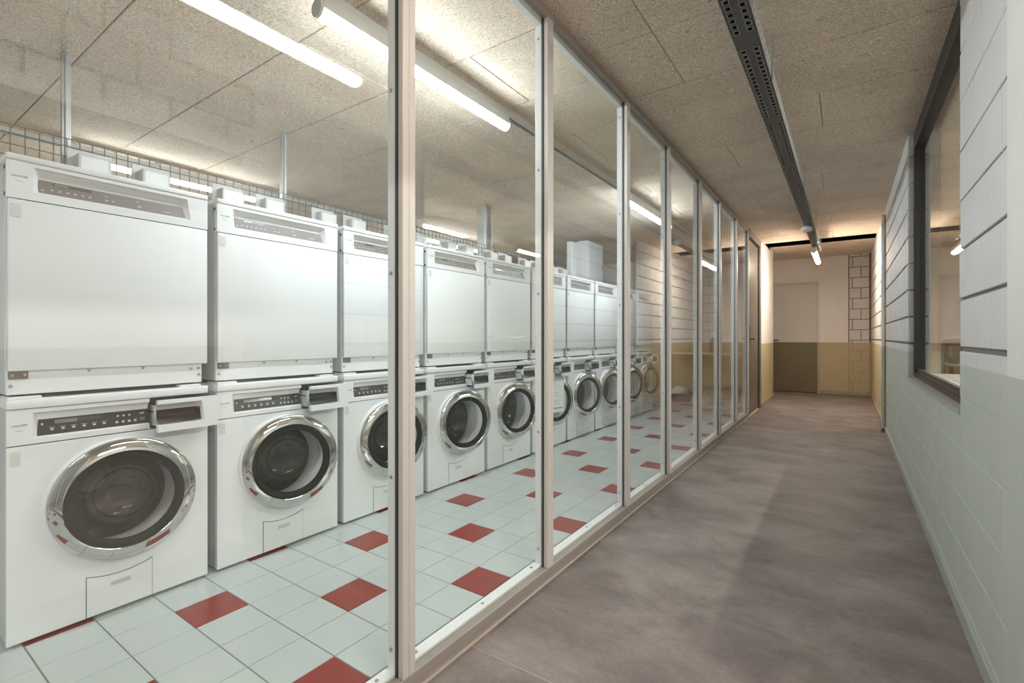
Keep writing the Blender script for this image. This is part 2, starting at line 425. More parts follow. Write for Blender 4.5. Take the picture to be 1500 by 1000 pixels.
# ceiling: wood wool boards under a dark deck
ce = structure('ceiling')
obj('ceiling_deck', boxes([(X_LEFT, 0.42, Y_BACK, GAP0, CEIL_Z+0.03, CEIL_Z+0.12), (X_LEFT, XP-0.0, GAP0, Y_LAUN+0.1, CEIL_Z+0.03, CEIL_Z+0.12),
                           (XP-0.45, 0.42, GAP1, YE+0.1, CEIL_FAR+0.03, CEIL_FAR+0.12)]), M['ceil_back'], ce)
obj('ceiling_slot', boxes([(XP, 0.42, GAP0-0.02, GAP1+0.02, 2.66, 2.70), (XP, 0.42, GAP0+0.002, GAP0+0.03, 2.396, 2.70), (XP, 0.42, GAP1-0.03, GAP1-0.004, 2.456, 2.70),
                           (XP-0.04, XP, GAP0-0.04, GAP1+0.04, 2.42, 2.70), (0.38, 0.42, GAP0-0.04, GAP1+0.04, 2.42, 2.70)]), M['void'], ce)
g = 0.0028
def boards(rows, x0, x1, z):
    items = []
    for y0, y1, joints in rows:
        xs = [x0] + sorted(j for j in joints if x0+0.05 < j < x1-0.05) + [x1]
        for a, b in zip(xs, xs[1:]):
            items.append((a+g/2, b-g/2, -(y1-g), -(y0+g), -z + random.uniform(-0.0012, 0.0012), M['ceil']))
    lay('ceiling_board', items, ce, CEIL[0], CEIL[1], 0.028, 0.003, minpx=6, restname='ceiling_boards_behind')
P_ = 0.5345
rows = []
pat = {2: (-0.72, 0.42), 3: (), 4: (-0.125,), 5: (-0.71,), 6: (), 7: (-0.17,), 8: (-0.735,)}
for k in range(-7, 14):
    y0 = 2.69 + (k-3)*P_; y1 = y0+P_
    y0 = max(y0, Y_BACK); y1 = min(y1, GAP0)
    if k == 12: y1 = GAP0
    if y1-y0 < 0.06 or k > 12: continue
    rows.append((y0, y1, pat.get(k, (-0.72,) if k % 2 else (-0.15,))))
boards(rows, XP-0.01, 0.40, CEIL_Z)
rows = []
for k in range(4):
    y0, y1 = GAP1 + k*P_, min(GAP1+(k+1)*P_, YE+0.05)
    rows.append((y0, y1, (-0.72,) if k % 2 else (-0.15,)))
boards(rows, -1.45, 0.40, CEIL_FAR)
rows = []
for k in range(-6, 16):
    y0, y1 = 0.752+k*0.5445, 0.752+(k+1)*0.5445
    y0, y1 = max(y0, Y_BACK), min(y1, Y_LAUN)
    if y1-y0 < 0.05: continue
    off = -2.09 if k % 2 else -1.52
    rows.append((y0, y1, [off-1.13*q for q in range(5)]))
boards(rows, X_LEFT, XP-0.012, CEIL_Z)

# ---- right wall of concrete blocks
OPEN = [(2.42, 4.255, 0.735, 2.6), (-0.9, 1.26, -1, 1.96)]          # window, doorway (y0,y1,z0,z1)
wr = structure('wall_right')
def wall_pieces(y0, y1, z0, z1, x0, x1):
    rs = [(y0, y1, z0, z1)]
    for h in [(a-0.006, b+0.006, c-0.006, d+0.006) for a, b, c, d in OPEN]:
        rs = [q for r in rs for q in subtract(r, h)]
    return [(x0, x1, a, b, c, d) for a, b, c, d in rs]
PIPE_Y = 6.51
bk = wall_pieces(Y_BACK, PIPE_Y, 0.918, CEIL_Z+0.05, XR+0.009, XR+0.17) + wall_pieces(Y_BACK, PIPE_Y, -0.05, 0.918, XR+0.0016, XR+0.17)
obj('mortar_bed', boxes(bk), M['mortar'], wr)
obj('mortar_bed', boxes([(XR+0.009, XR+0.17, PIPE_Y, YE+0.1, 0.918, 2.6), (XR+0.0016, XR+0.17, PIPE_Y, YE+0.1, -0.05, 0.918)]), M['mortar_far'], wr)
CH, BL = 0.181, 0.2335
items_near, items_far = [], []
k0 = -5
for k in range(-6, 9):
    z0, z1 = 0.975+k*CH, 0.975+(k+1)*CH
    jb = {0: 0.009, 1: 0.006, 2: 0.005}.get(k, 0.0028); jt = {-1: 0.009, 0: 0.006, 1: 0.005}.get(k, 0.0028)
    z0 += jb; z1 -= jt
    z0 = max(z0, 0.0); z1 = min(z1, 2.46)
    if z1-z0 < 0.02: continue
    off = 1.833 if k % 2 == 1 else 1.944
    for q in range(-21, 38):
        y0, y1 = off+q*BL+0.0036, off+(q+1)*BL-0.0036
        for (lo, hi, dst, m) in ((Y_BACK, 1.26, items_near, M['block']), (1.762, PIPE_Y-0.02, items_near, M['block']), (PIPE_Y+0.02, YE, items_far, M['block_far'])):
            e = 0.004 if y1 < 1.2 else 0.0
            a, b = max(y0+e, lo), min(y1-e, hi)
            if b-a < 0.02: continue
            hj = 0.0075 if a > 4.2 else (0.006 if b < 1.27 else 0.0)      # wider bed joints away from the window pier
            if z1 <= 0.9: hj = 0.0
            za = max(z0, 0.975+k*CH+hj); zt = min(z1, 0.975+(k+1)*CH-hj)
            if m is not M['block_far']: zt = min(zt, CEIL_Z+0.005)
            if zt-za < 0.02: continue
            rs = [(a, b, za, zt)]
            for h in OPEN: rs = [q2 for r in rs for q2 in subtract(r, h)]
            for (a2, b2, c2, d2) in rs:
                dst.append((-b2, -a2, c2, d2, random.uniform(-0.0006, 0.0008), m))
lay('block', [q for q in items_near if q[2] > 0.7], wr, ROT_NX, FACE_NX(XR), 0.03, 0.002, minpx=6.5, limit=200, restname='blocks_beyond')
lay('painted_block', [(q[0]-0.0034, q[1]+0.0034) + q[2:4] + (q[4]*0.3, q[5]) for q in items_near if q[2] <= 0.7], wr, ROT_NX, FACE_NX(XR), 0.03, 0.0009, minpx=8, limit=90, restname='painted_blocks_beyond')
lay('block', items_far, wr, ROT_NX, FACE_NX(XR), 0.03, 0.002, minpx=6.5, restname='blocks_beyond')
obj('plaster_pier', box(XR-0.003, XR+0.17, 1.262, 1.760, 0, CEIL_Z), M['plaster'], wr)
bs = structure('baseboard_right')
obj('skirting', bmjoin(box(XR-0.012, XR+0.002, 1.262, PIPE_Y-0.03, 0, 0.062, 0.002, 1), box(XR-0.012, XR+0.002, Y_BACK, -0.9, 0, 0.062, 0.002, 1)), M['base_green'], bs)
obj('skirting', box(XR-0.012, XR+0.002, PIPE_Y+0.03, YE-0.01, 0, 0.062, 0.002, 1), M['base_ochre'], bs)
# white lining of the doorway nearest the camera
dn = structure('door_3')
obj('door_lining', boxes([(XR-0.012, XR+0.19, 1.20, 1.262, 0, 1.96), (XR-0.012, XR+0.19, -0.9, -0.84, 0, 1.96), (XR-0.012, XR+0.19, -0.84, 1.20, 1.90, 1.96)]), M['white_paint'], dn)

# ---- end wall, its door and the block pier
we = structure('wall_far')
obj('plaster_face', boxes([(-1.45, -1.245, YE, YE+0.15, 0, 2.5), (-1.245, -0.40, YE, YE+0.15, 2.025, 2.5), (-0.40, 0.026, YE, YE+0.15, 0, 2.5)]), M['plaster_far'], we)
obj('mortar_bed', boxes([(0.026, 0.36, YE+0.008, YE+0.15, 0.918, 2.5), (0.026, 0.36, YE+0.004, YE+0.15, 0, 0.918)]), M['mortar_far'], we)
its = []
for k in range(-6, 9):
    z0, z1 = 0.96+k*CH, 0.96+(k+1)*CH
    z0 = max(z0+0.0055, 0.0); z1 = min(z1-0.0055, 2.46)
    if z1-z0 < 0.02: continue
    xs = (0.035, 0.085, 0.325) if k % 2 else (0.035, 0.205, 0.325)
    for a, b in zip(xs, xs[1:]):
        its.append((a+0.005, b-0.005, z0, z1, 0.0, M['block_far']))
lay('block', its, we, ROT_NY, FACE_NY(YE), 0.03, 0.002, minpx=3)
bf = structure('baseboard_far')
obj('skirting', box(-0.40, 0.333, YE-0.012, YE+0.001, 0, 0.062, 0.002, 1), M['base_ochre'], bf)
d1 = structure('door_1', (-0.8225, YE, 0))
obj('door_leaf', box(-0.385, 0.385, 0.012, 0.055, 0.012, 1.985, 0.003, 1), M['door_paint'], d1)
obj('door_frame', boxes([(-0.425, -0.387, -0.012, 0.1, 0, 2.025), (0.387, 0.425, -0.012, 0.1, 0, 2.025), (-0.387, 0.387, -0.012, 0.1, 1.987, 2.025)]), M['door_frame'], d1)
obj('threshold_gap', box(-0.387, 0.387, 0.02, 0.09, 0.0, 0.011), M['black'], d1)
h = obj('lever_handle', bmjoin(tube([(-0.345, 0.012, 0.955), (-0.345, -0.045, 0.955), (-0.335, -0.055, 0.955), (-0.22, -0.055, 0.955)], 0.011, 8)), M['nickel'], d1, smooth=50)
obj('rosette', lathe([(0, 0), (0.026, 0), (0.026, 0.008), (0, 0.008)], 20, 'z'), M['nickel'], h, smooth=40, loc=(-0.345, 0.012, 0.955)).rotation_euler = (PI/2, 0, 0)
lc = obj('lock_cylinder', lathe([(0, 0), (0.024, 0), (0.024, 0.007), (0, 0.007)], 20, 'z'), M['nickel'], d1, smooth=40, loc=(-0.345, 0.012, 0.885)); lc.rotation_euler = (PI/2, 0, 0)

# ---- left stub wall beyond the glazed partition, and laundry walls
wl = structure('wall_left')
obj('stub_wall', boxes([(XP-0.25, XP, 7.80, 9.25, 0, 2.5), (-1.45, XP-0.25, 9.15, 9.25, 0, 2.5), (-1.55, -1.45, 9.15, YE+0.1, 0, 2.5)]), M['plaster_far'], wl)
bl = structure('baseboard_left')
obj('skirting', box(XP-0.001, XP+0.012, 7.80, 9.26, 0, 0.062, 0.002, 1), M['base_ochre'], bl)
wf = structure('wall_far.001')
obj('laundry_end_wall', box(X_LEFT, XP-0.25, Y_LAUN, Y_LAUN+0.12, 0, 2.45), M['plaster_far'], wf)
ws = structure('wall_left.001')
obj('laundry_side_wall', box(X_LEFT-0.12, X_LEFT, Y_BACK, Y_LAUN, 0, 2.45), M['white_paint'], ws)
wb = structure('wall_near')
obj('back_wall', box(X_LEFT, 0.5, Y_BACK-0.12, Y_BACK, 0, 2.45), M['white_paint'], wb)

# ---- room behind the right-hand window
SX = 3.7
sr = structure('wall_right.001')
obj('side_room_wall', boxes([(SX, SX+0.1, Y_BACK, YE, 0, 2.45), (XR+0.17, SX, YE, YE+0.1, 0, 2.45), (XR+0.17, SX, Y_BACK-0.1, Y_BACK, 0, 2.45)]), band('side_room_paint', (0.84, 0.84, 0.83), (0.36, 0.31, 0.27)), sr)
sf = structure('floor.002')
obj('side_room_floor', box(XR+0.05, SX, Y_BACK, YE, -0.12, 0.0), M['side_floor'], sf)
sc_ = structure('ceiling.001')
obj('side_room_deck', box(XR+0.02, SX, Y_BACK, YE, CEIL_Z+0.03, CEIL_Z+0.1), M['ceil_back'], sc_)
bm = bmesh.new(); k = 0; y = Y_BACK
while y < YE-0.1:
    xs = [0.5, 1.2+(k % 2)*0.57, 2.34+(k % 2)*0.57, SX]
    for a, b in zip(xs, xs[1:]): add_piece(bm, (a+b)/2, -(y+0.2675), -CEIL_Z, b-a-0.003, 0.532, 0.028, 0.003, CEIL[1])
    y += 0.535; k += 1
obj('ceiling_boards', bm, M['ceil'], sc_, kind='stuff')

# ------------------------------------------------------------------ right window
w1 = structure('window_1', (XR, 3.34, 0.735))
def rel(o, b): return (b[0]-o[0], b[1]-o[0], b[2]-o[1], b[3]-o[1], b[4]-o[2], b[5]-o[2])
WO = (XR, 3.34, 0.735)
fx0, fx1 = XR+0.030, XR+0.085
obj('window_frame', boxes([rel(WO, b) for b in ((fx0, fx1, 4.205, 4.255, 0.765, 2.39), (fx0, fx1, 2.42, 2.47, 0.765, 2.39), (fx0, fx1, 2.47, 4.205, 2.275, 2.39))]), M['frame_dark'], w1)
obj('window_frame', boxes([rel(WO, b) for b in ((fx0, fx1, 2.42, 4.255, 0.750, 0.785), (fx0+0.012, fx1-0.02, 2.47, 4.205, 0.785, 0.805))]), M['frame_brown'], w1, label='brown bottom rail of the frame')
obj('glass_pane', box(*rel(WO, (XR+0.058, XR+0.066, 2.47, 4.205, 0.795, 2.28))), M['win_glass'], w1)
obj('window_sill', box(*rel(WO, (XR-0.004, XR+0.17, 2.42, 4.255, 0.728, 0.750))), mat('sill_grey', (0.42, 0.41, 0.38), 0.5), w1)
obj('inner_sill', box(*rel(WO, (XR+0.085, XR+0.26, 2.42, 4.255, 0.750, 0.775))), M['white_paint'], w1)

# ------------------------------------------------------------------ glazed partition
pt = thing('glass_partition', (XP, 3.0, 0), 'long floor to ceiling glazed aluminium partition between tiled laundry and corridor', 'partition')
PO = (XP, 3.0, 0)
PY0, PY1 = -2.55, 6.785
XI = XP-0.07                                                      # inner side
obj('bottom_rail', bmjoin(box(*rel(PO, (XI, XP-0.006, PY0, PY1, 0, 0.030))), box(*rel(PO, (XI, XP, PY0, PY1, 0.030, 0.058)), 0.002, 1)), M['alu_rail'], pt)
obj('top_rail', bmjoin(box(*rel(PO, (XI, XP-0.006, PY0, PY1, 2.372, 2.392))), box(*rel(PO, (XI, XP, PY0, PY1, 2.350, 2.374)), 0.002, 1)), M['alu_rail'], pt)
obj('sealant_line', box(*rel(PO, (XP-0.006, XP+0.002, PY0, PY1, 0, 0.0035))), M['seal'], pt)
stiles = [(-2.55, -2.505), (-1.555, -1.51), (-0.725, -0.68)]
stiles += [(0.9415, 0.990)] + [(c-0.0235, c+0.0235) for c in (1.764, 2.650, 3.440, 4.327, 5.118, 5.985)] + [(6.735, 6.785)]
scr = finish(lathe([(0, 0), (0.006, 0), (0.005, 0.003), (0, 0.0035)], 8, 'z'), 'screw'); scr.materials.append(M['screw'])
for n, (a, b) in enumerate(stiles):
    if n == 3:
        obj('stile', box(*rel(PO, (XP-0.020, XP, a, 0.9652, 0.058, 2.35)), 0.0015, 1), M['alu'], pt)
        obj('stile', box(*rel(PO, (XP-0.020, XP, 0.9664, b, 0.058, 2.35)), 0.0015, 1), M['alu'], pt)
    else:
        obj('stile', box(*rel(PO, (XP-0.020, XP, a, b, 0.058, 2.35)), 0.0015, 1), M['alu'], pt)
    obj('gasket', box(*rel(PO, (XP-0.030, XP-0.020, a-0.002, b+0.002, 0.058, 2.35))), M['black'], pt)
    bd = obj('glazing_bead', box(*rel(PO, (XP-0.062, XP-0.030, a-0.001, b+0.001, 0.058, 2.35)), 0.0015, 1), M['alu_white'], pt)
    for z in (0.13, 0.62, 1.2, 1.72, 2.27):
        s = obj('screw', scr, None, bd, loc=(-0.046, a-0.001-3.0, z)); s.rotation_euler = (PI/2, 0, 0)
for (a0, a), (b, b1) in zip(stiles, stiles[1:]):
    obj('glass_pane', box(*rel(PO, (XP-0.028, XP-0.020, a-0.004, b+0.004, 0.060, 2.348))), M['glass'], pt)
    bd = obj('sill_bead', box(*rel(PO, (XI, XP-0.030, a+0.001, b-0.001, 0.058, 0.068)), 0.0015, 1), M['alu_white'], pt)
    for y in (a+0.05, (a+b)/2, b-0.05):
        obj('screw', scr, None, bd, loc=(-0.050, y-3.0, 0.068))
    obj('head_bead', box(*rel(PO, (XI+0.012, XP-0.030, a+0.001, b-0.001, 2.325, 2.352)), 0.0015, 1), M['alu_white'], pt)

# laundry door at the far end of the partition
d2 = structure('door_2', (XP, 7.3, 0)); DO = (XP, 7.3, 0)
obj('door_leaf', box(*rel(DO, (XP-0.055, XP-0.012, 6.80, 7.60, 0.012, 2.27)), 0.003, 1), M['door_grey'], d2)
obj('door_frame', boxes([rel(DO, b) for b in ((XP-0.09, XP+0.006, 7.64, 7.80, 0, 2.39), (XP-0.09, XP+0.006, 6.785, 7.64, 2.30, 2.39))]), M['frame_grey'], d2)
obj('door_gap_dark', box(*rel(DO, (XP-0.07, XP-0.02, 7.60, 7.64, 0.0, 2.30))), M['black'], d2)  # black strip standing in for the shaded gap beside the leaf
obj('threshold_plate', box(*rel(DO, (XP-0.09, XP+0.004, 6.785, 7.64, 0, 0.008))), M['seal'], d2)
hd = obj('door_knob', tube([(-0.012, -0.37, 0.99), (0.03, -0.37, 0.99), (0.045, -0.37, 0.99)], [0.010, 0.010, 0.022], 12), M['brass'], d2, smooth=50)
obj('lock_plate', box(-0.013, -0.008, -0.395, -0.345, 0.90, 1.16), M['nickel'], d2)

# ------------------------------------------------------------------ appliances
W, X0, YM0, PITCH = 0.6, -2.2372, 0.3618, 0.6391
OFF = (0.3, -0.3, 0)
def part(name, bm, m, root, smooth=None, label=None):
    return obj(name, shift(bm, OFF), m, root, smooth, label=label)
def fascia(y0, y1, z0, z1, r0, r1, rz0, rz1, depth, open_left=False, back=-0.02, slant=0.012):
    """front plate with a scooped recess from r0..r1, rz0..rz1; recess flat panel leans back to the top"""
    prof = [(z0, 0), (rz0-0.003, 0), (rz0, -0.35*depth)]
    prof += [(rz0+(rz1-rz0)*0.62, -depth)]
    for q in range(1, 6):
        a = q/5*PI/2
        prof.append((rz0+(rz1-rz0)*(0.62+0.38*math.sin(a)), -depth*math.cos(a)**1.0))
    prof += [(z1, 0)]
    ys = [(y0, 0.0)]
    if not open_left: ys += [(r0-0.004, 0.0), (r0+0.010, 1.0)]
    else: ys = [(y0, 1.0)]
    ys += [(r1-0.012, 1.0), (r1+0.006, 0.0), (y1, 0.0)] if r1 < y1-0.02 else [(y1, 1.0)]
    bm = bmesh.new(); grid = []
    for y, k in ys:
        row = []
        for z, d in prof:
            yy = y
            if k == 0.0 and abs(y-(r1+0.006)) < 1e-6: yy = y + (rz1-z)/(rz1-rz0)*slant if rz0 <= z <= rz1 else y
            if k == 1.0 and r1 < y1-0.02 and abs(y-(r1-0.012)) < 1e-6: yy = y + (rz1-z)/(rz1-rz0)*slant if rz0 <= z <= rz1 else y
            row.append(bm.verts.new((d*k, yy, z)))
        grid.append(row)
    for A, B in zip(grid, grid[1:]):
        for q in range(len(prof)-1): bm.faces.new((A[q], B[q], B[q+1], A[q+1]))
    # returns to the back
    per = [r[0] for r in grid] + grid[-1][1:] + [r[-1] for r in grid[::-1]][1:] + grid[0][::-1][1:-1]
    bk = [bm.verts.new((back, v.co.y, v.co.z)) for v in per]
    n = len(per)
    for q in range(n): bm.faces.new((per[q], per[(q+1) % n], bk[(q+1) % n], bk[q]))
    return bm
def panel_strip(ya0, ya1, yb0, yb1, z0, z1, x0, x1, t=0.002):
    """thin film on the sloped recess floor: bottom edge ya0..ya1 at z0,x0; top edge yb0..yb1 at z1,x1"""
    bm = bmesh.new()
    f = [bm.verts.new(p) for p in ((x0, ya0, z0), (x0, ya1, z0), (x1, yb1, z1), (x1, yb0, z1))]
    b = [bm.verts.new((v.co.x-t, v.co.y, v.co.z)) for v in f]
    bm.faces.new(f); bm.faces.new(b[::-1])
    for k in range(4): bm.faces.new((f[k], b[k], b[(k+1) % 4], f[(k+1) % 4]))
    return bm
def icons(lst, z0, z1, x0, x1, sz=0.0035):
    bm = bmesh.new()
    for y, z, a, b in lst:
        t = (z-z0)/(z1-z0); x = x0+(x1-x0)*t + 0.0006
        sl = (x1-x0)/(z1-z0)
        vs = [bm.verts.new((x+sl*dz, y+dy, z+dz)) for dy, dz in ((-a, -b), (a, -b), (a, b), (-a, b))]
        bk = [bm.verts.new((v.co.x-0.0005, v.co.y, v.co.z)) for v in vs]
        bm.faces.new(vs)
        for k in range(4): bm.faces.new((vs[k], bk[k], bk[(k+1) % 4], vs[(k+1) % 4]))
    return bm
def plate_hole(y0, y1, z0, z1, cy_, cz, r, x, n=72):
    bm = bmesh.new()
    ang = [2*PI*k/n for k in range(n)] + [math.atan2(b-cz, a-cy_) % (2*PI) for a in (y0, y1) for b in (z0, z1)]
    ang = sorted(set(round(a, 6) for a in ang))
    inn, out, back, ib = [], [], [], []
    for a in ang:
        c, s = math.cos(a), math.sin(a)
        tt = min([((y1-cy_)/c) if c > 1e-9 else 9, ((y0-cy_)/c) if c < -1e-9 else 9, ((z1-cz)/s) if s > 1e-9 else 9, ((z0-cz)/s) if s < -1e-9 else 9])
        inn.append(bm.verts.new((x, cy_+r*c, cz+r*s))); out.append(bm.verts.new((x, cy_+tt*c, cz+tt*s)))
        back.append(bm.verts.new((x-0.02, cy_+tt*c, cz+tt*s))); ib.append(bm.verts.new((x-0.02, cy_+r*c, cz+r*s)))
    m = len(ang)
    for k in range(m):
        k2 = (k+1) % m
        bm.faces.new((inn[k], out[k], out[k2], inn[k2])); bm.faces.new((out[k], back[k], back[k2], out[k2])); bm.faces.new((ib[k], inn[k], inn[k2], ib[k2]))
    return bm
DC, DZ = 0.298, 0.428                                              # porthole centre

def make_washer():
    t = thing('washing_machine', (0, 0, 0), 'x', 'washing machine', 'washing machines along the lower row')
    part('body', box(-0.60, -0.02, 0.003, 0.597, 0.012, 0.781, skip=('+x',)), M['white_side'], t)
    part('front_panel', plate_hole(0, W, 0.012, 0.658, DC, DZ, 0.185, 0.0), M['white'], t)
    part('lid', box(-0.60, 0.005, -0.001, 0.601, 0.781, 0.812, 0.004, 2), M['white'], t, smooth=50)
    f = part('control_fascia', fascia(0, 0.392, 0.662, 0.779, 0.066, 0.42, 0.682, 0.766, 0.022), M['plastic'], t, smooth=40)
    pz0, pz1, pxa, pxb = 0.685, 0.738, -0.0072, -0.0205
    def child(name, bm, m, par, smooth=None): return obj(name, shift(bm, OFF), m, par, smooth)
    pn = part('control_panel', panel_strip(0.073, 0.392, 0.079, 0.392, pz0, pz1, pxa, pxb), M['panel_dark'], t)
    child('display', icons([(0.150, 0.726, 0.030, 0.0065)], pz0, pz1, pxa, pxb), M['lcd_grey'], pn)
    child('display_dark', icons([(0.215, 0.7265, 0.034, 0.006)], pz0, pz1, pxa, pxb), M['lcd'], pn)
    ic = [(0.088, 0.722, 0.003, 0.003)]
    for k in range(6): ic += [(0.112+k*0.0285, 0.702, 0.0042, 0.0032), (0.112+k*0.0285, 0.7085, 0.008, 0.0006)]
    for k in range(3): ic.append((0.296+k*0.018, 0.722, 0.0032, 0.003))
    for k in range(4): ic += [(0.292+k*0.019, 0.700, 0.004, 0.0035)]
    ic += [(0.372, 0.700, 0.008, 0.0007), (0.372, 0.706, 0.008, 0.0007), (0.372, 0.724, 0.007, 0.002)]
    child('panel_icons', icons(ic, pz0, pz1, pxa, pxb), M['icon'], pn)['kind'] = 'stuff'
    part('printed_marks', icons([(0.024, 0.727, 0.013, 0.0022), (0.043, 0.728, 0.006, 0.0035), (0.029, 0.710, 0.009, 0.0009)], 0, 1, 0.0006, 0.0006), M['print'], t)
    part('sticker', box(0.0, 0.0012, 0.008, 0.032, 0.596, 0.642), M['sticker'], t)
    # drawer pulled out
    part('drawer_bay', boxes([(-0.3, -0.021, 0.394, 0.598, 0.6585, 0.6595)]) , M['gasket'], t)
    dr = part('detergent_drawer', bmjoin(shift(fascia(0.390, 0.603, 0.655, 0.776, 0.39, 0.535, 0.684, 0.762, 0.045, open_left=True, back=-0.02), (0.088, 0, 0))), M['plastic'], t, smooth=40)
    child('drawer_tray', boxes([(-0.28, 0.038, 0.404, 0.409, 0.672, 0.752), (-0.28, 0.038, 0.583, 0.588, 0.672, 0.752), (-0.28, 0.038, 0.409, 0.583, 0.672, 0.677), (0.030, 0.038, 0.409, 0.583, 0.677, 0.752), (-0.28, -0.275, 0.409, 0.583, 0.677, 0.752)]), M['white_side'], dr)
    child('drawer_slot', boxes([(-0.26, 0.036, 0.4025, 0.404, 0.722, 0.727), (-0.02, 0.036, 0.4025, 0.404, 0.752, 0.757)]), M['black'], dr)
    bm = bmesh.new(); cols = []
    for y in (0.3912, 0.520, 0.534):
        row = []
        for q in range(9):
            a = q/8; z = 0.688+a*0.050
            d = -0.006-0.024*math.sin(a*PI*0.62); d2 = d if y < 0.53 else -0.004
            row.append(bm.verts.new((0.088+d2, y + (0.006*(1-a) if y > 0.5 else 0), z)))
        cols.append(row)
    for A, B in zip(cols, cols[1:]):
        for q in range(8): bm.faces.new((A[q], B[q], B[q+1], A[q+1]))
    child('drawer_grip', bm, mat('dark_brown_gloss', (0.022, 0.017, 0.014), 0.38, spec=0.2) , dr, smooth=60)
    # porthole door
    c = (0, DC, DZ)
    part('door_bezel', lathe([(0.187, -0.002), (0.187, 0.006), (0.198, 0.018), (0.207, 0.018), (0.213, 0.010), (0.214, -0.001)], 72, 'x', c), M['plastic'], t, smooth=50)
    dd = obj('door_ring', lathe([(0.196, -0.046), (0.206, -0.045), (0.2125, -0.038), (0.216, -0.027), (0.216, -0.021), (0.2145, -0.0165), (0.212, -0.0140), (0.203, -0.0095), (0.192, -0.005), (0.182, -0.002), (0.1755, -0.001), (0.1735, -0.003), (0.172, -0.009)], 128, 'x'), M['chrome'], t, smooth=32, loc=(OFF[0]+0.088, OFF[1]+0.296, DZ+0.003))
    dd.rotation_euler = (0, 0, -math.radians(14))
    obj('door_trim', lathe([(0.172, -0.009), (0.171, -0.004), (0.166, -0.003), (0.150, -0.009), (0.1465, -0.014), (0.1455, -0.024)], 96, 'x'), M['black_gloss'], dd, smooth=40)
    obj('door_glass', lathe([(0.1465, -0.018), (0.1445, -0.030), (0.139, -0.055), (0.130, -0.085), (0.118, -0.112), (0.100, -0.135), (0.075, -0.150), (0.04, -0.158), (0, -0.160)], 72, 'x'), M['bowl_glass'], dd, smooth=80)
    part('door_gasket', lathe([(0.187, -0.001), (0.180, -0.004), (0.170, -0.012), (0.164, -0.028), (0.160, -0.040), (0.166, -0.052), (0.185, -0.060)], 72, 'x', c), M['gasket'], t, smooth=80)
    dm = part('drum', lathe([(0.185, -0.058), (0.215, -0.070), (0.235, -0.090), (0.238, -0.300), (0.225, -0.335), (0.15, -0.345), (0.13, -0.33), (0.06, -0.325), (0.05, -0.345), (0, -0.345)], 72, 'x', c), M['drum'], t, smooth=40)
    for k in range(3):
        a = 2*PI*k/3 + 0.5
        bm = tube([(-0.10, DC+0.236*math.cos(a), DZ+0.236*math.sin(a)), (-0.14, DC+0.222*math.cos(a), DZ+0.222*math.sin(a)), (-0.26, DC+0.216*math.cos(a), DZ+0.216*math.sin(a)), (-0.31, DC+0.234*math.cos(a), DZ+0.234*math.sin(a))], [0.02, 0.034, 0.036, 0.02], 10)
        child('drum_paddle', bm, M['drum'], dm, smooth=60)
    # service flap
    def arc(y0, y1, zb, r, k=14):
        pts = [(y0, zb), (y1, zb)]
        for q in range(k+1):
            y = y1+(y0-y1)*q/k; pts.append((y, DZ - math.sqrt(max(r*r-(y-DC)**2, 0))))
        return pts
    part('flap_groove', prism(arc(0.199, 0.401, 0.0121, 0.2862), -0.001, 0.0010), M['groove'], t)
    fl_ = part('service_flap', prism(arc(0.2012, 0.3988, 0.0135, 0.2885), 0.0005, 0.0032), M['white'], t)
    child('flap_notch', bmjoin(box(0.0032, 0.0036, 0.267, 0.333, 0.092, 0.118)), M['plastic'], fl_)
    child('notch_shadow', box(0.0036, 0.0040, 0.270, 0.330, 0.101, 0.116), M['gasket'], fl_)
    for y in (0.05, 0.55):
        for x in (-0.06, -0.54):
            part('foot', lathe([(0, 0), (0.024, 0), (0.022, 0.013), (0, 0.013)], 12, 'z', (x, y, 0)), M['black'], t)
    return t

